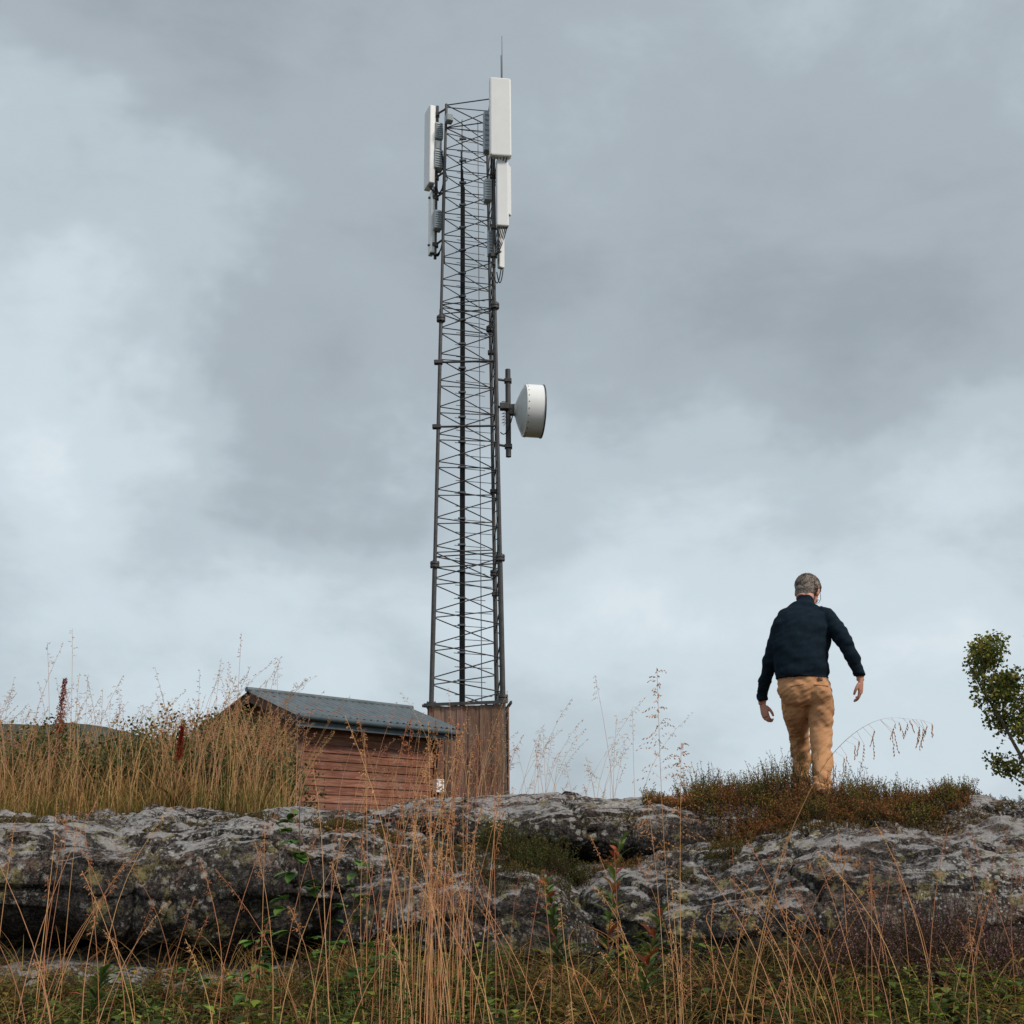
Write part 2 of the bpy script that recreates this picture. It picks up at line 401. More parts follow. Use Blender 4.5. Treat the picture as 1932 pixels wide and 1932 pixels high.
mb.tube([(-0.57,22.2,2.6),(-0.63,22.15,14.7)],0.009,5); mb.tube([(-0.93,22.1,2.6),(-0.95,22.1,14.7)],0.012,5)
z=2.7;k=0
while z<14.6:
    mb.tube([(-1.07+.02*(k%2),22.06,z),(-0.5+0.12*(k%2),22.2,z-0.02)],0.007,4)
    if k%2==0: mb.box((-0.93,22.02,z),(0.14,0.05,0.03),None)
    z+=0.25;k+=1
mb.obj('cable_ladder',M_galv,tower)
mb=MB()
def clad(a,b,out):
    p=legs(1.3)[a]; q=legs(1.3)[b]; d=(q-p); Ln=d.length; d.normalize(); nrm=Vector((d.y,-d.x,0))
    if nrm.dot(out)<0: nrm=-nrm
    rm=Matrix((d,nrm,Vector((0,0,1)))).transposed(); n=int(Ln/0.1)
    for i in range(n):
        c=p+d*((i+0.5)*Ln/n)+nrm*(0.065+0.012*(i%2)); mb.box((c.x,c.y,1.31+U(-.01,.01)),(Ln/n+0.012*(i%2)-.002,0.02,2.75),rm,tint())
    return p,q,nrm,rm,Ln,d
fr=MB()
for a,b in((0,1),(1,2),(2,0)):
    mid=(legs(1)[a]+legs(1)[b])/2; out=mid-Vector((TX,TY,1)); out.z=0
    p,q,nrm,rm,Ln,d=clad(a,b,out)
    for z,hh in((2.715,0.05),(0.98,0.07)):
        c=(p+q)/2+nrm*0.11; c.z=z; fr.box(c,(Ln+0.16,0.03,hh),rm)
mb.obj('base_cladding',M_board,tower); fr.obj('cladding_frame',M_steel,tower)
def yaw(d): return Matrix.Rotation(math.radians(d),3,'Z')
ant=MB()
ant.bbox((-0.165,21.05,14.02),(0.42,0.17,1.72),yaw(8),0.03)
ant.bbox((-0.135,21.15,12.42),(0.235,0.15,1.42),yaw(8),0.025)
ant.bbox((-0.06,21.9,12.95),(0.2,0.13,1.1),yaw(60),0.02)
ant.bbox((-0.17,21.5,11.45),(0.12,0.1,0.85),yaw(30),0.02)
ant.bbox((-1.60,22.0,13.98),(0.36,0.13,1.78),yaw(112),0.025)
ant.bbox((-1.55,22.05,12.3),(0.2,0.09,1.35),yaw(110),0.02)
ant.obj('panel_antennas',M_white,tower)
ru=MB()
for c,s_,y_ in [((-1.43,21.95,14.3),(.17,.2,.36),20),((-1.43,21.95,13.65),(.19,.22,.42),20),((-1.43,21.95,12.3),(.16,.2,.4),20),((-1.20,21.7,14.45),(.15,.15,.16),20),
    ((-0.43,21.5,14.0),(.14,.2,.9),10),((-0.42,21.35,12.6),(.14,.2,.45),10),((-0.36,21.5,11.55),(.13,.18,.5),10),((-1.43,21.9,13.95),(.14,.12,.2),20)]:
    ru.bbox(c,s_,yaw(y_),0.015)
    for k in range(7): ru.box(Vector(c)+yaw(y_)@Vector((0,-s_[1]/2-.008,(k-3)*s_[2]/8)),(s_[0]*.8,.016,.012),yaw(y_))
ru.obj('radio_units',M_grey,tower)
br=MB()
br.tube([(-1.47,22.0,11.5),(-1.45,22.0,14.95)],0.03,8); br.tube([(-0.30,21.3,11.0),(-0.30,21.3,14.9)],0.032,8)
for z in(14.75,13.3,12.85,11.8): br.tube([(-1.62,22,z),(-1.45,22,z+.02),legs(z)[0]],0.022,6); br.bbox((-1.47,22,z),(.12,.1,.09),None,.01)
for z in(14.6,13.4,12.9,11.8,11.2): br.tube([(-0.17,21.15,z),(-0.30,21.3,z+.02),legs(z)[1]],0.022,6); br.bbox((-0.3,21.3,z),(.12,.1,.09),None,.01)
br.tube([(-0.30,21.3,14.7),(-0.14,21.25,14.9),(-0.14,21.25,15.6)],0.008,5)
br.tube([(-0.055,21.6,7.25),(-0.055,21.6,8.98)],0.05,12)
for z in(8.75,8.2,7.45): br.tube([legs(z)[1],(-0.055,21.6,z)],0.024,6); br.bbox((-0.055,21.6,z),(.14,.14,.07),None,.01)
br.bbox((0.03,21.6,8.17),(.14,.12,.2),None,.01); br.bbox((-.13,21.5,8.2),(.16,.14,.12),None,.01)
br.obj('mounting_brackets',M_steel,tower)
lr=MB(); lr.tube([(-0.12,21.25,14.8),(-0.12,21.25,16.05)],[.011,.005],6); lr.obj('lightning_rod',M_steel,tower)
cb=MB()
def cable(a,b,sag,r=0.011,n=9,side=(0,0,0)):
    a=Vector(a);b=Vector(b);s_=Vector(side); pts=[]
    for i in range(n+1):
        t=i/n; pts.append(a.lerp(b,t)+(Vector((0,0,-sag))+s_)*4*t*(1-t))
    cb.tube(pts,r,5,caps=False)
for k in range(6):
    cable((-0.33+k*.06,21.05,13.18),(-0.36,21.4,12.9-k*.05),0.12)
    cable((-0.22+k*.035,21.15,11.73),(-0.34,21.4,11.4-k*.05),0.14)
    cable((-1.6+k*.03,21.98,13.1),(-1.3,21.8,12.95+k*.04),0.14+.02*k)
    cable((-1.57+k*.02,22,11.63),(-1.3,21.8,11.7+k*.04),0.12+.02*k)
    cable((-1.43,21.9,14.1-.1*k),(-1.27,21.8,13.6-.1*k),0.1,side=(.02*k,0,0))
for k in range(5):
    cable((-0.37+.01*k,21.45,13.9),(-0.33+.012*k,21.42,11.0),0,side=(.03,0,0)); cable((-1.28,21.82,14.2),(-1.32+.012*k,21.8,11.3),0,side=(-.02,0,0))
cable((-.17,21.5,11.0),(-.3,21.4,10.8),.2); cable((-.13,21.5,11.0),(-.25,21.4,10.9),.25)
for k in range(8):
    cb.tube([(-.17,21.5,8.3-.06*k),(-.1,21.45,8.28-.06*k),(-.14,21.5,8.25-.06*k)],.008,5)
cable((.05,21.55,8.15),(-.2,21.5,7.7),.2)
for k in range(2): cb.tube([legs(11)[1]+Vector((.02*k-.045,.05,0)),legs(2.8)[1]+Vector((.02*k-.045,.05,0))],.009,5)
cb.obj('jumper_cables',M_black,tower)
ds=MB(); ax=Vector((.99,.14,-.02)).normalized(); DO=(0.05,21.6,8.17)
ds.lathe(DO,ax,[(0,0),(0,.1),(.03,.13),(.07,.24),(.12,.36),(.165,.44),(.185,.48)],56)
ds.obj('dish_reflector',M_dishb,tower)
ds=MB(); ds.lathe(DO,ax,[(.183,.475),(.185,.492),(.20,.495),(.52,.495),(.53,.49),(.535,.47),(.555,.3),(.56,0)],56)
ds.obj('dish_radome',M_white,tower)
ds=MB(); ds.lathe(DO,ax,[(.515,.497),(.515,.505),(.54,.505),(.54,.48)],56)
for k in range(24):
    an=2*math.pi*k/24; a_=ax.cross(Vector((0,0,1))).normalized(); b_=ax.cross(a_); p=Vector(DO)+ax*.22+(a_*math.cos(an)+b_*math.sin(an))*.494
    ds.tube([p,p+(a_*math.cos(an)+b_*math.sin(an))*.008],.010,6)
ds.obj('dish_rim',M_steel,tower)

# ---------------------------------------------------------------- man
man=empty('walking_man')
def loftring(pts,radii,n=20,ref=Vector((1,0,0))):
    pts=[Vector(p) for p in pts]; vs=[];fs=[]
    for i,p in enumerate(pts):
        t=(pts[min(i+1,len(pts)-1)]-pts[max(i-1,0)]).normalized()
        a=(ref-t*ref.dot(t)).normalized(); b=t.cross(a)
        ra,rb=radii[i]
        for k in range(n):
            an=2*math.pi*k/n; vs.append(p+a*math.cos(an)*ra+b*math.sin(an)*rb)
    for i in range(len(pts)-1):
        for k in range(n): fs.append((i*n+k,i*n+(k+1)%n,(i+1)*n+(k+1)%n,(i+1)*n+k))
    fs.append(tuple(range(n))[::-1]); fs.append(tuple((len(pts)-1)*n+k for k in range(n)))
    return vs,fs
def ball(c,r,rot=None,nu=20,nv=12):
    vs=[];fs=[];c=Vector(c)
    for j in range(nv+1):
        ph=-math.pi/2+math.pi*j/nv
        ph=max(-1.55,min(1.55,ph))
        for i in range(nu):
            th=2*math.pi*i/nu; q=Vector((r[0]*math.cos(ph)*math.cos(th),r[1]*math.cos(ph)*math.sin(th),r[2]*math.sin(ph)))
            if rot is not None: q=rot@q
            vs.append(c+q)
    fs=[(j*nu+i,j*nu+(i+1)%nu,(j+1)*nu+(i+1)%nu,(j+1)*nu+i) for j in range(nv) for i in range(nu)]
    fs.append(tuple(range(nu))[::-1]); fs.append(tuple(nv*nu+k for k in range(nu)))
    return vs,fs
def dense(pts,radii,m=6):
    P=[];Q=[]
    for i in range(len(pts)-1):
        for k in range(m):
            t=k/m; P.append(Vector(pts[i]).lerp(Vector(pts[i+1]),t)); s=t*t*(3-2*t)
            Q.append((radii[i][0]*(1-s)+radii[i+1][0]*s,radii[i][1]*(1-s)+radii[i+1][1]*s))
    P.append(Vector(pts[-1])); Q.append(radii[-1])
    for _ in range(2):
        P=[P[0]]+[(P[i-1]+P[i]*2+P[i+1])/4 for i in range(1,len(P)-1)]+[P[-1]]
    return P,Q
def remesh(name,parts,voxel,smooth,mats,parent,disp=None):
    V=[];F=[]
    for _,(vs,fs) in parts:
        o=len(V); V+=vs; F+=[tuple(i+o for i in f) for f in fs]
    me=bpy.data.meshes.new(name); me.from_pydata(V,[],F); o=bpy.data.objects.new(name,me); sc.collection.objects.link(o)
    m=o.modifiers.new('r','REMESH'); m.mode='VOXEL'; m.voxel_size=voxel
    if smooth: m=o.modifiers.new('sm','SMOOTH'); m.iterations=smooth; m.factor=0.5
    dg=bpy.context.evaluated_depsgraph_get(); nm=bpy.data.meshes.new_from_object(o.evaluated_get(dg))
    o.modifiers.clear(); o.data=nm
    trees=[(k,BVHTree.FromPolygons(vs,fs)) for k,(vs,fs) in parts]
    for mt in mats: nm.materials.append(mt)
    idx=[]
    for p in nm.polygons:
        best=9;bk=0
        for k,t in trees:
            h=t.find_nearest(p.center)
            if h[3] is not None and h[3]<best-1e-5: best=h[3];bk=k
        idx.append(bk)
    if disp:
        nn=[v.normal.copy() for v in nm.vertices]
        for v,nr in zip(nm.vertices,nn): v.co=v.co+nr*disp(v.co)
    nm.polygons.foreach_set('material_index',idx); nm.polygons.foreach_set('use_smooth',[True]*len(idx)); nm.update()
    o.parent=parent; return o
M_sweat=simple('navy_sweater',rgb(24,36,46),0.95,0,0.25,20,0.3,220,0.1)
M_trou=simple('ochre_trousers',rgb(194,144,104),0.85,0,0.12,14,0.25,150,0.15)
M_skin=simple('skin',rgb(204,146,124),0.5,0,0.12,18)
M_hair=simple('grey_hair',rgb(128,116,108),0.7,0,0.5,45,0.8,140)
M_shoe=simple('brown_shoes',rgb(70,48,34),0.6)
G=0.40
yb=9.2
parts=[]
tors=[(2.145,yb-.01,1.325),(2.145,yb-.01,1.37),(2.150,yb+.0,1.46),(2.165,yb+.02,1.58),(2.192,yb+.05,1.70),(2.222,yb+.09,1.80),(2.238,yb+.12,1.87),(2.252,yb+.15,1.92)]
torr=[(.196,.136),(.206,.145),(.202,.142),(.210,.142),(.218,.136),(.202,.118),(.136,.092),(.075,.068)]
P,Q=dense(tors,torr,5)
parts.append((0,loftring(P,Q,36,Vector((1,0.05,0.12)).normalized())))
P,Q=dense([(2.242,yb+.13,1.87),(2.258,yb+.16,1.935),(2.265,yb+.17,1.960)],[(.082,.076),(.068,.068),(.065,.066)],4); parts.append((0,loftring(P,Q,20)))
P,Q=dense([(2.242,yb+.13,1.88),(2.278,yb+.185,2.0)],[(.055,.057),(.055,.057)],4); parts.append((2,loftring(P,Q,20)))
def arm(pts,r):
    P,Q=dense(pts,r,7); Q=[(a*(1+.035*math.sin(i*1.9+1)),b*(1+.05*math.sin(i*2.3))) for i,(a,b) in enumerate(Q)]; parts.append((0,loftring(P,Q,20)))
arm([(2.12,yb+.10,1.81),(2.055,yb+.09,1.765),(2.005,yb+.07,1.65),(1.955,yb+.08,1.50),(1.918,yb+.16,1.37),(1.900,yb+.26,1.245),(1.900,yb+.27,1.205)],
    [(.06,.07),(.070,.076),(.066,.072),(.060,.064),(.051,.055),(.041,.043),(.043,.044)])
arm([(2.33,yb+.10,1.84),(2.390,yb+.08,1.805),(2.425,yb-.02,1.70),(2.455,yb-.13,1.575),(2.500,yb-.16,1.45),(2.530,yb-.16,1.355),(2.536,yb-.155,1.32)],
    [(.06,.07),(.070,.076),(.064,.070),(.058,.062),(.050,.053),(.041,.043),(.043,.044)])
P,Q=dense([(1.900,yb+.26,1.25),(1.900,yb+.28,1.17)],[(.029,.024),(.030,.022)],3); parts.append((2,loftring(P,Q,14)))
P,Q=dense([(2.533,yb-.16,1.36),(2.542,yb-.15,1.285)],[(.029,.024),(.030,.022)],3); parts.append((2,loftring(P,Q,14)))
P,Q=dense([(2.147,yb+.0,1.39),(2.147,yb,1.33),(2.156,yb-.01,1.25),(2.168,yb-.005,1.18),(2.18,yb,1.13)],[(.170,.118),(.182,.128),(.198,.138),(.176,.118),(.10,.08)],5); parts.append((1,loftring(P,Q,36)))
parts.append((1,ball((2.088,yb-.035,1.225),(.094,.096,.105)))); parts.append((1,ball((2.250,yb-.055,1.215),(.100,.100,.115))))
def leg(pts,r,wr):
    P,Q=dense(pts,r,9); n=len(P); o=[]
    for i,(a,b) in enumerate(Q):
        w=0.012+wr*ss(.55,1,i/n); o.append((a*(1+w*math.sin(i*1.35+.4)),b*(1+w*math.sin(i*1.35+1.3))))
    parts.append((1,loftring(P,o,24)))
leg([(2.258,yb-.01,1.24),(2.270,yb-.005,1.11),(2.256,yb-.01,.93),(2.230,yb-.09,.76),(2.194,yb-.20,.58),(2.170,yb-.24,G+.07)],
    [(.102,.120),(.100,.116),(.082,.088),(.073,.080),(.066,.074),(.066,.072)],.10)
leg([(2.078,yb+.01,1.25),(2.105,yb+.08,1.12),(2.175,yb+.34,.93),(2.200,yb+.42,.75),(2.185,yb+.44,.59),(2.175,yb+.44,G+.08)],
    [(.104,.118),(.102,.116),(.078,.086),(.067,.074),(.064,.070),(.064,.070)],.10)
for (x,y,gg) in((2.170,yb-.24,G),(2.175,yb+.44,G)):
    P,Q=dense([(x,y-.08,gg+.045),(x,y,gg+.055),(x,y+.1,gg+.045),(x,y+.19,gg+.035)],[(.036,.045),(.042,.06),(.048,.045),(.035,.03)],4); parts.append((3,loftring(P,Q,18)))
def cloth(p):
    q=Vector(p)
    if p.z>1.33: return .012*noise.noise(Vector((q.x*6+q.z*5,q.y*6,q.z*11)))+.007*noise.noise(Vector((q.x*14-q.z*12,q.y*14,q.z*22)))
    k=ss(.95,.6,p.z)
    return (.010+.012*k)*noise.noise(Vector((q.x*9,q.y*9,q.z*(16+14*k)+q.x*14)))+.006*noise.noise(Vector((q.x*20,q.y*20,q.z*40-q.x*20)))
remesh('body',parts,0.0065,4,[M_sweat,M_trou,M_skin,M_shoe],man,cloth)
Hm=Matrix.Translation((2.298,yb+.235,2.026))@Euler((math.radians(-30),math.radians(6),math.radians(-34))).to_matrix().to_4x4()@Matrix.Scale(1.07,4)
def xf(p): 
    vs,fs=p; return [Hm@v_ for v_ in vs],fs
hp=[(0,xf(ball((0,-.012,.035),(.072,.092,.078)))),(0,xf(ball((0,.03,-.035),(.058,.062,.075)))),(0,xf(ball((0,.055,-.085),(.036,.035,.028)))),
 (0,xf(ball((0,.098,-.018),(.013,.02,.022)))),(0,xf(ball((0,.088,.004),(.009,.014,.028)))),(0,xf(ball((0,.078,.028),(.05,.016,.012)))),
 (0,xf(ball((0,.083,-.055),(.024,.010,.006)))),(0,xf(ball((0,.082,-.066),(.021,.010,.007)))),
 (0,xf(ball((.04,.05,-.02),(.024,.03,.024)))),(0,xf(ball((-.04,.05,-.02),(.024,.03,.024)))),
 (0,xf(loftring([Vector((0,-.03,-.02)),Vector((0,-.045,-.10))],[(.050,.053),(.052,.054)],18)))]
for sx in(1,-1):
    hp.append((0,xf(ball((sx*.080,-.008,-.004),(.012,.019,.032),Matrix.Rotation(sx*.35,3,'Z')))))
    hp.append((0,xf(ball((sx*.086,-.018,.008),(.007,.014,.02)))))
remesh('head',hp,0.0035,2,[M_skin],man)
eb=MB()
for sx in(1,-1): 
    vs,fs=xf(ball((sx*.031,.077,.008),(.012,.012,.012),None,12,8)); eb.add(vs,fs,(1,1,1),True)
eb.obj('eyes',M_white,man)
gl=MB()
for sx in(1,-1):
    gl.tube([Hm@Vector(p) for p in[(sx*.086,-.012,.022),(sx*.080,.04,.014),(sx*.066,.095,.01)]],.0022,5)
    gl.tube([Hm@Vector((sx*.034+.022*math.cos(a),.103,.006+.018*math.sin(a))) for a in np.linspace(0,6.2832,13)],.0018,4)
gl.tube([Hm@Vector((-.012,.105,.01)),Hm@Vector((.012,.105,.01))],.0018,4); gl.obj('glasses',M_black,man)
hp=[(0,xf(ball((0,-.022,.046),(.086,.100,.088)))),(0,xf(ball((0,-.060,-.005),(.072,.060,.080)))),(0,xf(ball((.0,-.062,-.05),(.056,.040,.050)))),(0,xf(ball((.01,.045,.088),(.064,.05,.038)))),(0,xf(ball((.060,-.030,.035),(.026,.045,.048)))),(0,xf(ball((-.060,-.030,.035),(.026,.045,.048))))]
remesh('hair',hp,0.005,2,[M_hair],man,lambda p:.009*noise.noise(Vector(p)*26)+.005*noise.noise(Vector(p)*70))
hs=QS()
for i in range(4800):
    th=U(0,2*math.pi); ph=U(-.95,1.5); d=Vector((math.cos(ph)*math.cos(th),math.cos(ph)*math.sin(th),math.sin(ph)))
    if d.y>.25 and d.z<.35: continue
    if abs(d.x)>.8 and d.z<0: continue
    p=Vector((0,-.026,.038))+Vector((d.x*.088,d.y*.103,d.z*.093))
    if d.z<0: p.z-=.02*(-d.z); p.x*=1-.25*(-d.z)
    cr=Vector((.01,-.04,.13)); fl=(p-cr); fl=(fl-d*fl.dot(d)); fl=fl.normalized() if fl.length>1e-4 else Vector((0,-1,0))
    sw=noise.noise_vector(p*22)*.5
    fl=(fl+sw+Vector((U(-.15,.15),U(-.15,.15),U(-.1,.1)))); fl=(fl-d*fl.dot(d)).normalized()
    ln=U(.018,.036); q=p+fl*ln*.6+d*U(.001,.006); r2=p+fl*ln+d*U(-.006,.005)-Vector((0,0,.002)); sd=d.cross(fl)*.0017
    k=U(.5,1.5)*(1+1.0*noise.noise(p*30)); c=(s2l(142)*k,s2l(128)*k,s2l(118)*k)
    a=[Hm@w for w in(p-sd,p+sd,q+sd,q-sd)]; hs.quad(*a,c); a=[Hm@w for w in(q-sd,q+sd,r2+sd*.3,r2-sd*.3)]; hs.quad(*a,c)
hs.obj('hair_strands',M_strand,man)
def hand(name,org,rot,side,curl):
    T=Matrix.Translation(org)@Euler([math.radians(a) for a in rot]).to_matrix().to_4x4()
    def t(p): vs,fs=p; return [T@w for w in vs],fs
    hp=[]
    P,Q=dense([(0,0,.02),(0,0,-.02),(0,.003,-.06),(0,.004,-.092)],[(.026,.02),(.034,.018),(.041,.017),(.038,.013)],4); hp.append((0,t(loftring(P,Q,18))))
    lens=[.070,.080,.075,.060]
    for i,l in enumerate(lens):
        x=(-.029+.0195*i)*side; z=-.082-(.006 if i in(1,2) else 0); y=.004; a=math.radians(12+4*i); pts=[(x,y,z+.012)]; rr=[(.0098,.0098)]
        p=Vector((x,y,z))
        for seg,fr_ in enumerate((.45,.32,.23)):
            p=p+Vector((0,math.sin(a)*l*fr_,-math.cos(a)*l*fr_)); pts.append(tuple(p)); rr.append((.0088-.0008*seg,)*2); a+=math.radians(curl)
        P,Q=dense(pts,rr,3); hp.append((0,t(loftring(P,Q,10)))); hp.append((0,t(ball(pts[-1],(.0068,)*3,None,10,6))))
    pts=[(-.026*side,.006,-.02),(-.044*side,.018,-.045),(-.050*side,.030,-.072),(-.046*side,.038,-.094)]
    P,Q=dense(pts,[(.014,.014),(.0125,.0125),(.0105,.0105),(.0085,.0085)],3); hp.append((0,t(loftring(P,Q,12)))); hp.append((0,t(ball(pts[-1],(.008,)*3,None,10,6))))
    remesh(name,hp,.0024,1,[M_skin],man)
hand('left_hand',(1.901,yb+.28,1.170),(6,-6,-60),-1,48)
hand('right_hand',(2.543,yb-.15,1.285),(6,-10,60),1,26)
bo=bpy.data.objects['body'].data; backt=BVHTree.FromPolygons([v.co.copy() for v in bo.vertices],[tuple(p.vertices) for p in bo.polygons])
def onback(x,z,off=.004):
    h=backt.ray_cast(Vector((x,8.5,z)),Vector((0,1,0))); return h[0]+Vector((0,-off,0)) if h[0] else None
def strip(name,pts,h,mat,off=.004):
    vs=[];fs=[]
    for (x,z) in pts:
        a=onback(x,z+h/2,off); b_=onback(x,z-h/2,off)
        if a is None or b_ is None: continue
        vs+=[a,b_]
    for i in range(len(vs)//2-1): fs.append((2*i,2*i+1,2*i+3,2*i+2))
    me=bpy.data.meshes.new(name); me.from_pydata(vs,[],fs); me.materials.append(mat); link(bpy.data.objects.new(name,me),man)
M_leather=simple('leather_patch',rgb(96,58,34),0.6); M_seam=simple('trouser_seam',rgb(128,84,50),0.9)
strip('leather_patch',[(2.235+.012*i,1.305) for i in range(4)],.026,M_leather,.006)
strip('pocket_welt_right',[(2.20+.012*i,1.262-.0015*i) for i in range(10)],.005,M_seam,.003)
strip('pocket_welt_left',[(2.03+.012*i,1.252+.0015*i) for i in range(9)],.005,M_seam,.003)

# ---------------------------------------------------------------- vegetation
def C(r,g,b): return (s2l(r),s2l(g),s2l(b))
def vary(c,k=0.25):
    f=U(1-k,1+k); return (c[0]*f,c[1]*f*U(.94,1.06),c[2]*f*U(.85,1.15))
def blades(qs,bx,by,bz,h,lean,width,cols,segs=4,tipcol=None):
    n=len(bx); t=np.linspace(0,1,segs+1)[None,:]
    az=rng.uniform(0,2*np.pi,n); dx=np.cos(az)*lean; dy=np.sin(az)*lean
    cx=bx[:,None]+dx[:,None]*h[:,None]*t**2; cy=by[:,None]+dy[:,None]*h[:,None]*t**2
    dr=np.clip(lean,0,1.5)
    cz=bz[:,None]+h[:,None]*(t-0.38*dr[:,None]*t**2.4)
    wa=rng.uniform(-.9,.9,n); wx=np.cos(wa)[:,None]; wy=np.sin(wa)[:,None]
    w=width[:,None]*(1-t**1.6*.92)/2
    Lf=np.stack([cx-wx*w,cy-wy*w,cz],-1); Rt=np.stack([cx+wx*w,cy+wy*w,cz],-1)
    q=np.stack([Lf[:,:-1],Rt[:,:-1],Rt[:,1:],Lf[:,1:]],2)
    cc=np.repeat(cols[:,None,:],segs,1)
    if tipcol is not None:
        tt=t[:,1:,None]**1.5*0.6; cc=cc*(1-tt)+np.array(tipcol)[None,None,:]*tt
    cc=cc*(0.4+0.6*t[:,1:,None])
    qs.arr(q.reshape(-1,12),cc.reshape(-1,3))
def pickcols(n,pal,k=.25):
    P=np.array(pal); i=rng.integers(0,len(pal),n); return P[i]*rng.uniform(1-k,1+k,(n,1))*rng.uniform(.92,1.08,(n,3))
def stem(qs,pts,r0,r1,col):
    n=len(pts)
    for i in range(n-1):
        a=pts[i];b=pts[i+1]; ra=r0+(r1-r0)*i/(n-1); rb=r0+(r1-r0)*(i+1)/(n-1)
        for k in range(3):
            a0=k*2.094;a1=a0+2.094
            qs.quad((a[0]+math.cos(a0)*ra,a[1]+math.sin(a0)*ra,a[2]),(a[0]+math.cos(a1)*ra,a[1]+math.sin(a1)*ra,a[2]),(b[0]+math.cos(a1)*rb,b[1]+math.sin(a1)*rb,b[2]),(b[0]+math.cos(a0)*rb,b[1]+math.sin(a0)*rb,b[2]),col)
def spike(qs,p,d,l,w,col):
    d=d.normalized(); s=d.cross(Vector((U(-1,1),U(-1,1),U(-1,1)))).normalized()*w/2; m=p+d*l*.45; e=p+d*l
    qs.quad(p,m-s,e,m+s,col); s2=d.cross(s).normalized()*w/2*.8; qs.quad(p,m-s2,e,m+s2,col)
def stalk(qs,base,h,lean,r=.0016,col=C(176,140,104),pl=.2,nb=14,spread=.05,sl=.008,sw=.0022,per=4,droop=.5,pcol=None,nseg=9,wob=.01):
    b=Vector(base); lv=Vector((lean[0],lean[1],0)); pts=[]
    w1=U(-wob,wob);w2=U(0,6)
    def pos(t): return b+lv*(h*t**2)+Vector((w1*math.sin(w2+5*t),w1*math.cos(w2+4*t),h*(t-.25*lv.length*t**3)))
    pts=[pos(i/nseg) for i in range(nseg+1)]
    stem(qs,pts,r,r*.45,vary(col,.12))
    pcol=pcol or col; ld=lv.normalized() if lv.length>.01 else Vector((1,0,0))
    for i in range(nb):
        u_=(i+R())/nb; t=1-pl*(1-u_); p=pos(t); az=U(0,6.283)
        o=Vector((math.cos(az),math.sin(az),0))+ld*.4; ln=spread*(1-u_*.75)*U(.5,1.15)
        e=p+o.normalized()*ln*.7+Vector((0,0,ln*U(.2,.9)*(1-droop)-ln*droop*U(.1,.7)))
        mid=(p+e)/2+Vector((0,0,ln*.15)); stem(qs,[p,mid,e],r*.3,r*.25,col)
        for k in range(per):
            v_=(k+1)/per; q=p.lerp(mid,v_*2) if v_<.5 else mid.lerp(e,v_*2-1)
            dd=(e-p).normalized()*.6+Vector((U(-.5,.5),U(-.5,.5),U(-.3,.8)-droop*1.3)); spike(qs,q,dd,sl*U(.7,1.2),sw,vary(pcol,.25))
STRAW=C(208,170,120);PINK=C(202,152,120)
mg=QS()
def region(n,x0,x1,y0,y1,f=None):
    X=[];Y=[];Z=[]
    while len(X)<n:
        x=U(x0,x1);y=U(y0,y1)
        if f and not f(x,y): continue
        X.append(x);Y.append(y);Z.append(gz(x,y)-.02)
    return np.array(X),np.array(Y),np.array(Z)
def mk(lo,hi,s): 
    def f(x,y):
        v_=noise.noise(Vector((x*.9,y*.9,s))); return x<-0.185*y+.1 and lo<v_<hi
    return f
for nb_,lo,hi,pal,hr in((4400,-1,.0,[C(190,146,90),C(174,124,74),C(214,174,118),C(164,104,64)],(.2,.8)),(4800,-.02,1,[C(116,114,56),C(92,98,48),C(176,140,84),C(148,100,60)],(.2,.6)),(2400,-1,1,[C(196,150,100),C(204,162,110)],(.35,.95))):
    X,Y,Z=region(nb_,-9,-1.6,10.4,17,mk(lo,hi,2))
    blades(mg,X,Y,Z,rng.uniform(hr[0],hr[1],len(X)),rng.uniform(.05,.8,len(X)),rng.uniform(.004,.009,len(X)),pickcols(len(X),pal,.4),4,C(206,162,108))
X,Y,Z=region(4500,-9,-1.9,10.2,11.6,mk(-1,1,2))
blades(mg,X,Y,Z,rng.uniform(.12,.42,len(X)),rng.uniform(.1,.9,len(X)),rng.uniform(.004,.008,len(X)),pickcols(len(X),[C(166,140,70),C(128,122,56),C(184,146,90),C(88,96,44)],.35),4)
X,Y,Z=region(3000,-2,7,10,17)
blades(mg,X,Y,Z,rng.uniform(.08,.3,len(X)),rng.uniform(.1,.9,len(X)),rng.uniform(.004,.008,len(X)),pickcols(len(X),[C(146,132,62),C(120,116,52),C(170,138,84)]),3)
for i in range(1300):
    y=U(10.6,16.5); x=U(-0.50*y,-0.17*y)
    if R()<.3: x=U(-.28*y,-.2*y)
    cl=noise.noise(Vector((x*1.3,y*1.3,8)))
    hh=U(.7,1.25)*(1+.4*cl)*(1 if R()>.18 else 1.4)
    stalk(mg,(x,y,gz(x,y)-.02),hh*(.84+.035*(y-10)),(U(-.25,.5),U(-.15,.15)),.0028,random.choice([STRAW,PINK,C(190,144,102)]),U(.14,.28),10,U(.03,.10),.016,.006,3,U(.2,.7),nseg=5)
mg.obj('meadow_grass',M_dry)
tg=QS()
for i in range(105):
    y=U(10.2,13); x=U(-.14*y,.10*y)
    if x>.045*y and R()<.6: continue
    stalk(tg,(x,y,top(x,y)[0]-.02),U(.45,1.25),(U(-.3,.45),U(-.1,.1)),.0024,random.choice([STRAW,PINK]),U(.2,.3),12,U(.05,.11),.015,.005,3,U(.3,.8),nseg=6)
tg.obj('seed_grass',M_dry)
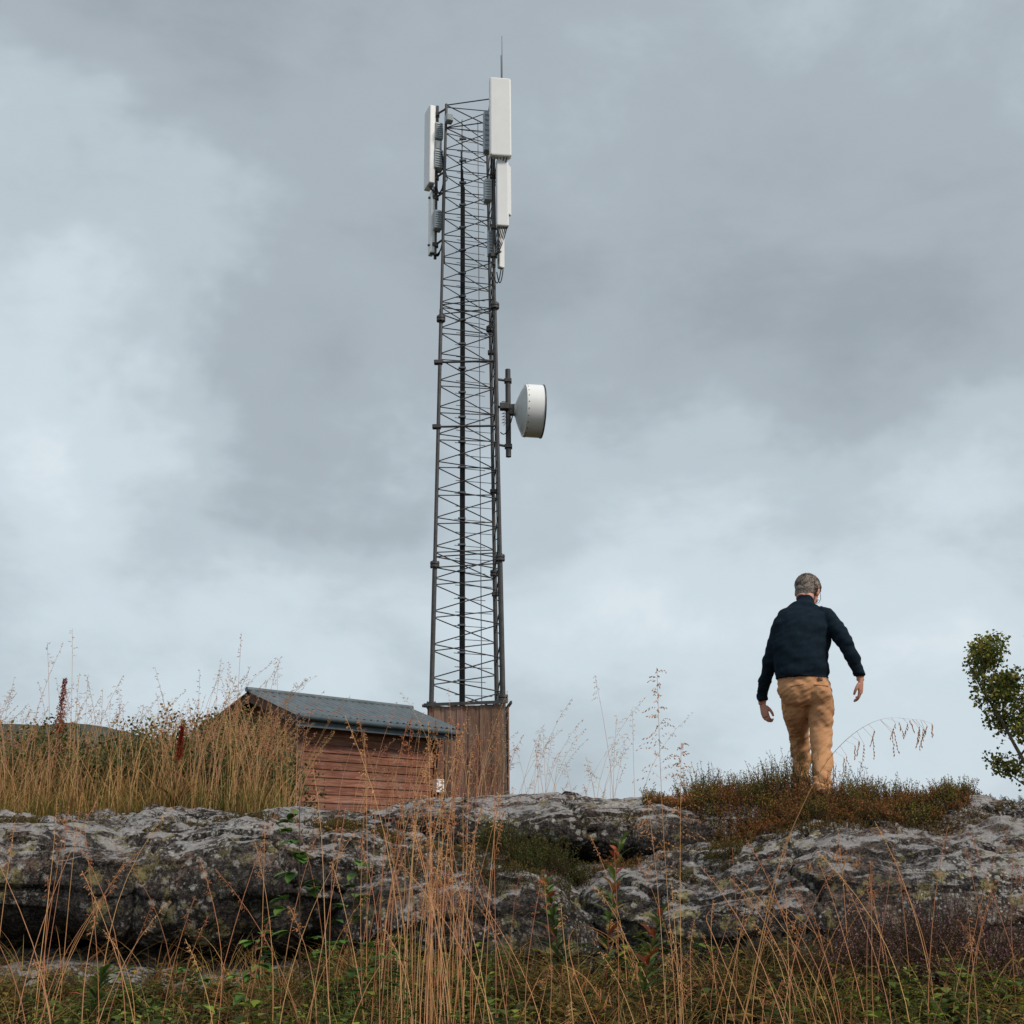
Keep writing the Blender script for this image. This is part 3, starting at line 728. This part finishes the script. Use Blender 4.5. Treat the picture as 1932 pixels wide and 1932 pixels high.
def leafcloud(qs,c,rad,n,size,pal,seed=0,gap=.0):
    c=Vector(c)
    for i in range(n):
        while True:
            p=Vector((U(-1,1),U(-1,1),U(-1,1)))
            if p.length<1: break
        if noise.noise(p*2.3+Vector((seed,seed,0)))<gap-.1: continue
        w=c+Vector((p.x*rad[0],p.y*rad[1],p.z*rad[2])); d=Vector((U(-1,1),U(-1,1),U(-1,.6))).normalized()
        s=d.cross(Vector((U(-1,1),U(-1,1),U(-1,1)))).normalized(); l=size*U(.7,1.3); 
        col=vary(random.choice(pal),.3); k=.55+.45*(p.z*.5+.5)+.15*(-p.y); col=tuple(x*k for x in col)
        qs.quad(w,w+d*l*.5+s*l*.35,w+d*l,w+d*l*.5-s*l*.35,col)
sh=QS(); GRN=[C(80,92,48),C(62,78,40),C(100,104,54),C(124,98,54)]
for k,(px,y,hh) in enumerate([(-.335,12.5,1.0),(-.30,13,1.15),(-.27,12.4,.95),(-.245,13.5,1.2),(-.23,12.6,1.05),(-.375,12.5,1.0),(-.41,13,1.0),(-.215,13,.95),(-.255,14.6,1.35),(-.35,14.4,1.25),(-.2,12.2,.8),(-.28,11.6,.8),(-.22,11.6,.75),(-.31,11.8,.8),(-.36,11.7,.75),(-.395,14.5,1.2),(-.29,14.6,1.3),(-.25,11.4,.7)]):
    x=px*y; g=gz(x,y)
    for j in range(10):
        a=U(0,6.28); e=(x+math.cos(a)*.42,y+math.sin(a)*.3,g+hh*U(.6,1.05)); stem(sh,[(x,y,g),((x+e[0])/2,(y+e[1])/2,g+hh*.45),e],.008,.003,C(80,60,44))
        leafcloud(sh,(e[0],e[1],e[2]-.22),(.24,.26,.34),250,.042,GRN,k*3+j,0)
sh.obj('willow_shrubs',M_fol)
def dock(name,x,y,h,pw):
    q=QS(); g=top(x,y)[0]; red=C(164,72,52)
    stem(q,[(x,y,g-.03),(x+.01,y,g+h*.5),(x+.03,y,g+h)],.006,.003,C(130,66,50))
    for i in range(1000):
        t=U(.58,1.0)**.9; a=U(0,6.28); whorl=.35+.65*abs(math.sin(t*40+a*.5)); r=pw*(1.15-t)*2*whorl*R(); p=Vector((x+.03*t+math.cos(a)*r,y+math.sin(a)*r,g+h*t+U(-.01,.01)))
        spike(q,p,Vector((math.cos(a),math.sin(a),U(-.6,.8))),.014,.010,vary(red,.45))
    for i in range(5):
        a=U(0,6.28); blades(q,np.array([x]),np.array([y]),np.array([g]),np.array([U(.2,.35)]),np.array([.8]),np.array([.05]),pickcols(1,[C(110,90,50),C(120,66,46)]),5)
    q.obj(name,M_fol)
dock('dock_plant',-4.25,11.6,1.30,.055); dock('dock_plant.001',-2.85,10.6,.70,.035)

def sprig(qs,p,h,lean,pal,n=10,ls=.012,stemc=C(70,50,38),tip=None):
    b=Vector(p); lv=Vector((lean[0],lean[1],1)).normalized(); e=b+lv*h
    stem(qs,[b,b+lv*h*.55+Vector((U(-.01,.01),U(-.01,.01),0)),e],.0018,.001,stemc)
    for i in range(n):
        t=.25+.75*(i+R())/n; q=b+lv*h*t; a=U(0,6.28); d=Vector((math.cos(a),math.sin(a),U(.1,1.1)))
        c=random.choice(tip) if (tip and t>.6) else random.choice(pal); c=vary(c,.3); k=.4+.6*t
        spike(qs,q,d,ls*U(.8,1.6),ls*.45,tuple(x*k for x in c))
ht=QS(); HP=[C(128,98,50),C(104,92,44),C(156,108,60),C(110,108,52),C(156,96,62)]
cnt=0
while cnt<6400:
    x=U(.9,3.5); y=U(8.15,9.6); rx=1.0 if x<1.95 else 1.35; dd=((x-1.95)/rx)**2+((y-8.88)/.68)**2
    if dd>1.0+.35*noise.noise(Vector((x*2,y*2,3))): continue
    if y>9.0 and 2.0<x<2.4 and R()<.5: continue
    z,_=top(x,y); cnt+=1; edge=1-.5*dd; cl=noise.noise(Vector((x*4,y*4,0)))
    pal,tip=(HP,[C(188,126,76),C(168,106,68),C(134,120,58)]) if cl<.12 else ([C(84,96,46),C(104,110,50),C(72,82,40)],[C(132,136,62),C(164,132,64)])
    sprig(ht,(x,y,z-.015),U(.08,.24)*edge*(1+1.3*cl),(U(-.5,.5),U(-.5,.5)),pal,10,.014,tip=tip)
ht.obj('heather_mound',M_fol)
ms=QS()
def patch(qs,n,cx,cy,rx,ry,hmin,hmax,pal,ls=.011,nn=8,tip=None):
    c=0
    while c<n:
        a=U(0,6.283); r=math.sqrt(R()); x=cx+rx*r*math.cos(a); y=cy+ry*r*math.sin(a)
        if noise.noise(Vector((x*4,y*4,1)))<-.2: c+=.3; continue
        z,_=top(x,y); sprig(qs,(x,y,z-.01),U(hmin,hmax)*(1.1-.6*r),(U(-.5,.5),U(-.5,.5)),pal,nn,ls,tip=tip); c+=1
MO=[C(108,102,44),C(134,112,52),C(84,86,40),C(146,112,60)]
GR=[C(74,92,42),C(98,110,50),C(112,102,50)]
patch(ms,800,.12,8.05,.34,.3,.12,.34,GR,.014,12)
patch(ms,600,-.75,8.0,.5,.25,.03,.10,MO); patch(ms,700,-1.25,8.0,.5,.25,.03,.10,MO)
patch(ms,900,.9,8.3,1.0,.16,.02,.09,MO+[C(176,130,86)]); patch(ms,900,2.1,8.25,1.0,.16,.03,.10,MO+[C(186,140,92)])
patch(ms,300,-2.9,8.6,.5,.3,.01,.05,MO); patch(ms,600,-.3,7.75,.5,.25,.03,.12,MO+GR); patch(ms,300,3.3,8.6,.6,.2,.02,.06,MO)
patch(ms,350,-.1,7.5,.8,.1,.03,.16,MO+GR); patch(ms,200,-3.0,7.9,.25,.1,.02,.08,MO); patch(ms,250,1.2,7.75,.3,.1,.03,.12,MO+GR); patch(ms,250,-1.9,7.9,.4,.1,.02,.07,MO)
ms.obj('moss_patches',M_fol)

ug=QS(); UG=[C(96,100,44),C(72,82,38),C(132,116,52),C(156,124,60),C(94,68,40)]
def plant(qs,p,h,lean,pal,pairs,ll,lw,stemc=C(96,80,50)):
    b=Vector(p); lv=Vector((lean[0],lean[1],1)).normalized(); stem(qs,[b,b+lv*h*.5,b+lv*h+Vector((lean[0],lean[1],0))*h*.2],.002,.001,stemc)
    for i in range(pairs):
        t=.2+.8*(i+.5)/pairs; q=b+lv*h*t; a0=U(0,6.28)
        for s in(0,1,2):
            a=a0+s*2.1; d=Vector((math.cos(a),math.sin(a),U(-.2,.7))).normalized(); l=ll*U(.6,1.2); sd=d.cross(Vector((0,0,1))).normalized()*lw*U(.7,1.2)/2
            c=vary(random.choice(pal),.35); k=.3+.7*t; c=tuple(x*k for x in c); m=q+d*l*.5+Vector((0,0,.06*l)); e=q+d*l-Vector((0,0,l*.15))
            qs.quad(q,m-sd,e,m+sd,c)
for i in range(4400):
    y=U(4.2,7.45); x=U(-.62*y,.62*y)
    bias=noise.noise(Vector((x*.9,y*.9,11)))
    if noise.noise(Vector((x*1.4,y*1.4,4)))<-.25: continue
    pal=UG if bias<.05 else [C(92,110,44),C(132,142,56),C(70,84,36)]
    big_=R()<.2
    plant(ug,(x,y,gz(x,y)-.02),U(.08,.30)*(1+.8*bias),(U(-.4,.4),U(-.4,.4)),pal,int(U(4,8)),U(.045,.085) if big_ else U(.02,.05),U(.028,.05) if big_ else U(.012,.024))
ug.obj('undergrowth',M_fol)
gt=QS()
n=9500; Y=rng.uniform(4.0,7.3,n); X=rng.uniform(-.6,.6,n)*Y
tc_=[(U(-4.2,4.2),U(4.6,7.2)) for _ in range(110)]
ti=rng.integers(0,len(tc_),n); mk_=rng.random(n)<.7; T_=np.array(tc_)[ti]
X=np.where(mk_,T_[:,0]+rng.normal(0,.07,n),X); Y=np.where(mk_,T_[:,1]+rng.normal(0,.07,n),Y)
Z=np.array([gz(a,b)-.02 for a,b in zip(X,Y)])
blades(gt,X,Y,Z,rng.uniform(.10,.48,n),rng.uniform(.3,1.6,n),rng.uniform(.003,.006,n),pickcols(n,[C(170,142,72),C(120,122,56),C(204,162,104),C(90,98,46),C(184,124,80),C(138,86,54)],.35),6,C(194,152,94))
gt.obj('tussock_grass',M_fol)

ts=QS()
def near(x,y,h,lean,**k):
    stalk(ts,(x,y,gz(x,y)-.02),h,lean,.0023,random.choice([C(212,158,114),C(196,136,98),C(220,174,126),C(180,124,90)]),**k)
for i in range(52):
    y=U(4.7,6.4); x=y*(-.080+rng.normal(0,.038)); near(x,y,U(.7,1.5),(U(-.2,.18),U(-.1,.1)),pl=U(.12,.24),nb=18,spread=U(.03,.07),sl=.011,sw=.004,per=4,droop=U(.2,.7),wob=.025)
for i in range(18):
    y=U(4.9,6.2); x=y*(-.058+rng.normal(0,.010)); near(x,y,U(.75,1.45),(U(-.05,.08),U(-.1,.1)),pl=U(.16,.24),nb=22,spread=U(.03,.05),sl=.011,sw=.0045,per=5,droop=.4,wob=.02)
for cx,nn in((-.34,12),(-.365,9),(-.2,9),(-.28,7),(.0,10),(.13,13),(.18,10),(.23,8),(.27,10),(.33,11),(.08,9),(.38,6),(-.14,9)):
    for i in range(nn):
        y=U(4.8,6.6); x=y*(cx+rng.normal(0,.025)); near(x,y,U(.45,1.2 if cx<0 else 1.0),(U(-.4,.4),U(-.1,.1)),pl=U(.15,.25),nb=14,spread=U(.03,.06),sl=.010,sw=.0035,per=4,droop=U(.3,.8),wob=.02)
for dx,h in((0,1.66),(.035,1.35),(-.03,1.15)):
    stalk(ts,(.62+dx,5.2,gz(.62,5.2)),h,(-.01+dx,.0),.002,C(204,156,114),pl=.30,nb=38,spread=.17,sl=.014,sw=.0055,per=5,droop=.55)
def arch(pts,col,nb,drop):
    P=[Vector(p) for p in pts]
    for _ in range(3):
        Q=[P[0]]
        for a,b in zip(P,P[1:]): Q+=[a*.75+b*.25,a*.25+b*.75]
        Q.append(P[-1]); P=Q
    stem(ts,P,.003,.0012,col); n=len(P)
    for i in range(nb):
        u_=.60+.4*(i/nb)+U(-.01,.01); p=P[min(n-1,int(u_*n))]
        e=p+Vector((U(-.01,.06),U(-.04,.04),-U(.3,1)*drop*(1.1-.5*abs(u_-.8)))); m=(p+e)/2+Vector((.02,0,.015))
        stem(ts,[p,m,e],.0008,.0006,col)
        for k in range(7): spike(ts,m.lerp(e,k/6),Vector((U(-.4,.4),U(-.4,.4),-1)),.015,.0060,vary(C(206,154,106),.25))
arch([(.80,5.0,-.75),(.93,5.0,-.30),(1.02,5.0,.0),(1.12,5.0,.20),(1.26,5.0,.43),(1.46,5.0,.57),(1.64,5.0,.55)],C(190,144,96),22,.14)
arch([(1.0,5.6,-.7),(.85,5.6,-.3),(.8,5.6,-.18),(1.1,5.6,-.12),(1.3,5.6,-.3)],C(200,148,100),9,.07)
arch([(.35,5.4,-.7),(.2,5.4,-.33),(.25,5.4,-.22),(.4,5.4,-.28),(.48,5.4,-.4)],C(200,140,94),9,.07)
arch([(-.1,5.2,-.8),(.05,5.2,-.5),(.12,5.2,-.36),(.26,5.2,-.4),(.33,5.2,-.5)],C(200,148,98),8,.06)
arch([(.75,5.5,-.8),(.95,5.5,-.25),(1.1,5.5,-.05),(1.3,5.5,.06),(1.45,5.5,.02)],C(196,144,98),9,.06)
ts.obj('tall_dry_grass',M_dry)

def lance_leaf(q,p,d,l,w,col,n=4,bend=.35):
    d=Vector(d).normalized(); sd=d.cross(Vector((0,0,1))).normalized(); up=sd.cross(d)
    P=[p+d*l*t+Vector((0,0,-bend*l*t*t)) for t in[i/n for i in range(n+1)]]
    W=[w*math.sin(math.pi*min(.98,(.04+.96*i/n)))**.8/2 for i in range(n+1)]
    for i in range(n):
        for s in(-1,1):
            k=1 if s>0 else .8
            q.quad(P[i],P[i+1],P[i+1]+sd*s*W[i+1]+up*W[i+1]*.25,P[i]+sd*s*W[i]+up*W[i]*.25,tuple(c*k for c in col))
def fireweed(name,x,y,h,lean=0.0):
    q=QS(); g=gz(x,y)
    P=[Vector((x+lean*t*t,y,g+h*t)) for t in np.linspace(0,1,8)]; stem(q,P,.004,.002,C(130,70,56))
    for i in range(40):
        t=.35+.65*i/40; a=i*2.4+U(-.3,.3); p=Vector((x+lean*t*t,y,g+h*t)); l=.19*(1.15-.6*t)*U(.75,1.15); c=vary(random.choice([C(96,118,60),C(112,130,64),C(160,124,62),C(166,86,58)]) if R()<.6 else C(84,104,52),.25)
        lance_leaf(q,p,(math.cos(a),math.sin(a),.45+t*.9+U(-.2,.2)),l,.030,c)
    q.obj(name,M_fol)
fireweed('fireweed_plant',.40,6.0,.88,.10); fireweed('fireweed_plant.001',.22,6.2,.66,-.08); fireweed('fireweed_plant.002',.55,5.9,.58,.12); fireweed('fireweed_plant.003',-1.9,5.9,.35,.05)
def sapling(name,x,y,h,lean,nl=26,ls=.075):
    q=QS(); g=gz(x,y); P=[Vector((x+lean*t,y+.02*math.sin(5*t),g+h*t)) for t in np.linspace(0,1,9)]; stem(q,P,.005,.002,C(96,72,52))
    for i in range(nl):
        t=.3+.7*i/nl; p=Vector((x+lean*t,y,g+h*t)); a=U(0,6.28); bl=U(.03,.16)*(1.2-t); e=p+Vector((math.cos(a)*bl,math.sin(a)*bl,bl*.5)); stem(q,[p,e],.0015,.001,C(96,72,52))
        for k in range(3):
            c=vary(random.choice([C(88,126,56),C(110,140,66),C(76,104,50)]),.2); a2=a+U(-1,1); lance_leaf(q,e,(math.cos(a2),math.sin(a2),U(-.2,.6)),ls*U(.7,1.2),ls*.66,c,4,.3)
    q.obj(name,M_fol)
sapling('birch_sapling',-.95,5.8,1.0,-.03,16,.085); sapling('birch_sapling.001',-.78,5.9,.78,.06,11,.08); sapling('birch_sapling.002',-1.05,5.7,.5,-.1,14,.07); sapling('birch_sapling.003',-.6,5.6,.45,.05,13,.06); sapling('birch_sapling.004',-1.5,5.9,.35,.05,12,.05)
hb=QS()
for i in range(1400):
    a=U(0,6.283); r=math.sqrt(R()); x=2.15+.62*r*math.cos(a); y=6.6+.35*r*math.sin(a)
    sprig(hb,(x,y,gz(x,y)-.02),U(.28,.62)*(1.1-.55*r),(U(-.5,.5),U(-.4,.4)),[C(76,76,40),C(94,86,48),C(64,64,38)],16,.012,tip=[C(190,150,158),C(154,120,118),C(112,88,64),C(88,84,46)])
hb.obj('flowering_heather',M_fol)
hb=QS()
for cx,cy,rx,nn in((1.45,6.9,.5,450),(-3.1,6.3,.5,450),(.9,6.7,.4,300),(-.1,6.9,.5,450),(3.2,6.9,.6,450),(-.9,6.8,.5,400)):
    for i in range(nn):
        a=U(0,6.283); r=math.sqrt(R()); x=cx+rx*r*math.cos(a); y=cy+.3*r*math.sin(a)
        sprig(hb,(x,y,gz(x,y)-.02),U(.1,.36)*(1.1-.5*r),(U(-.6,.6),U(-.5,.5)),[C(78,82,40),C(104,84,46),C(66,72,36),C(116,88,50)],12,.014)
hb.obj('crowberry_shrub',M_fol)

bt=empty('birch_tree'); bx_,by_=5.60,12.2; g=gz(bx_,by_)
tb=MB(); lv=QS()
def limb(p,d,l,r,lvl):
    pts=[Vector(p)]; dd=Vector(d).normalized(); n=6
    for i in range(n):
        dd=(dd+Vector((U(-.18,.18),U(-.18,.18),U(-.02,.12)))).normalized(); pts.append(pts[-1]+dd*l/n)
    tb.tube(pts,[r*(1-.8*i/n) for i in range(n+1)],6,caps=False)
    if lvl>=2:
        for q in pts[1:]:
            for _ in range(4):
                a=q+Vector((U(-.09,.09),U(-.09,.09),U(-.10,.06))); d2=Vector((U(-1,1),U(-1,1),U(-1,.3))).normalized(); s=d2.cross(Vector((U(-1,1),U(-1,1),U(-1,1)))).normalized()
                ls=U(.030,.048); c=vary(random.choice([C(98,112,52),C(124,128,62),C(78,94,46),C(176,156,74)]),.35)
                lv.quad(a,a+d2*ls*.4+s*ls*.42,a+d2*ls,a+d2*ls*.4-s*ls*.42,c)
    if lvl<3:
        for k in range([15,5,3][lvl]):
            t=U(.22,1) if lvl else .06+.94*k/15
            q=pts[min(n-1,int(t*n))].lerp(pts[min(n,int(t*n)+1)],t*n-int(t*n))
            a=U(0,6.28); nd=(dd*.4+Vector((math.cos(a),math.sin(a),U(.2,.8)))).normalized()
            limb(q,nd,l*([.38,.5,.5][lvl])*(1.15-.6*t)*U(.75,1.2),r*.4,lvl+1)
limb((bx_,by_,g-.05),(.0,0,1),2.5,.042,0); limb((bx_-.35,by_+.2,g-.05),(-.08,0,1),1.75,.028,0)
M_bark=simple('birch_bark',rgb(120,108,98),.8,0,.5,14)
tb.obj('trunk_and_limbs',M_bark,bt); lv.obj('leaves',M_fol,bt)

pb=MB()
for i in range(30):
    x=U(-3.6,-.2); y=U(8.0,9.2); z,_=top(x,y); vs,fs=ball((x,y,z+.01),(U(.02,.06),U(.02,.05),U(.012,.03)),Matrix.Rotation(U(0,3),3,'Z'),12,8)
    vs=[w+Vector((1,1,1))*.01*noise.noise(w*25) for w in vs]; pb.add(vs,fs,(1,1,1),True)
pb.obj('loose_stones',M_rock)

# ---------------------------------------------------------------- sky & light
w=bpy.data.worlds.new('World'); sc.world=w; w.use_nodes=True; nt=NT(w.node_tree); bg=w.node_tree.nodes['Background']
sd=Vector((.62,-.50,.78)).normalized(); el=math.asin(sd.z); az=math.atan2(sd.x,sd.y)
sky=nt.n('ShaderNodeTexSky'); sky.sky_type='NISHITA'; sky.sun_disc=False; sky.sun_elevation=el; sky.sun_rotation=az
d=nt.n('ShaderNodeTexCoord').outputs['Generated']
n1=nt.n('ShaderNodeTexNoise',Vector=d,Scale=3.2,Detail=5,Roughness=.58).outputs[1]
dw=nt.n('ShaderNodeVectorMath',{'operation':'MULTIPLY_ADD'},i0=n1,i1=(.36,.36,.36),i2=d).outputs[0]
dw=nt.n('ShaderNodeVectorMath',{'operation':'SUBTRACT'},i0=dw,i1=(.18,.18,.18)).outputs[0]
acc=0.47
blobs=[(-22,24.5,.20,.44),(-13,20,.14,-.46),(-25,38,.24,-.30),(8,30,.34,-.20),(18,24,.14,-.14),(-12,13,.20,.26),(4,15,.17,.24),(14,5,.26,.36),(-22,8,.2,.12),(-2,24,.14,-.12),(24,14,.15,.2)]
for a,e,r,am in blobs:
    ar=math.radians(a);er=math.radians(e); v_=(math.sin(ar)*math.cos(er),math.cos(ar)*math.cos(er),math.sin(er))
    ds_=nt.n('ShaderNodeVectorMath',{'operation':'DISTANCE'},i0=dw,i1=v_).outputs['Value']
    mr=nt.n('ShaderNodeMapRange',{'interpolation_type':'SMOOTHERSTEP'},Value=ds_,From_Min=0.0,From_Max=r*1.35,To_Min=am,To_Max=0.0).outputs[0]
    acc=nt.math('ADD',acc,mr)
mp=nt.n('ShaderNodeMapping',Vector=d,Scale=(1,1,1.8)).outputs[0]
n2=nt.noise(mp,4.0,8,.58,.2)
acc=nt.math('ADD',acc,nt.math('MULTIPLY',nt.math('SUBTRACT',n2,.5),1.05))
col=nt.ramp(acc,[(0.0,rgb(156,167,175)),(.3,rgb(171,182,190)),(.55,rgb(189,202,210)),(.8,rgb(208,221,229)),(1.0,rgb(223,233,239))],'EASE')
cs=nt.mix(1.0,col,(10,10,10,1),'MULTIPLY')
fin=nt.mix(.96,sky.outputs[0],cs)
nt.set(bg.inputs[0],fin); bg.inputs[1].default_value=.1
sl_=bpy.data.lights.new('sun','SUN'); sl_.energy=2.5; sl_.angle=math.radians(11); sl_.color=(1,.92,.82)
so=link(bpy.data.objects.new('sun',sl_)); so.rotation_euler=sd.to_track_quat('Z','Y').to_euler()

cam=bpy.data.cameras.new('camera'); co=link(bpy.data.objects.new('camera',cam)); cam.sensor_width=36; cam.lens=18/math.tan(math.radians(22.5)); cam.clip_end=5000; cam.clip_start=.05
co.matrix_world=Matrix.Rotation(math.radians(106),4,'X')@Matrix.Rotation(math.radians(-.5),4,'Z')
sc.camera=co
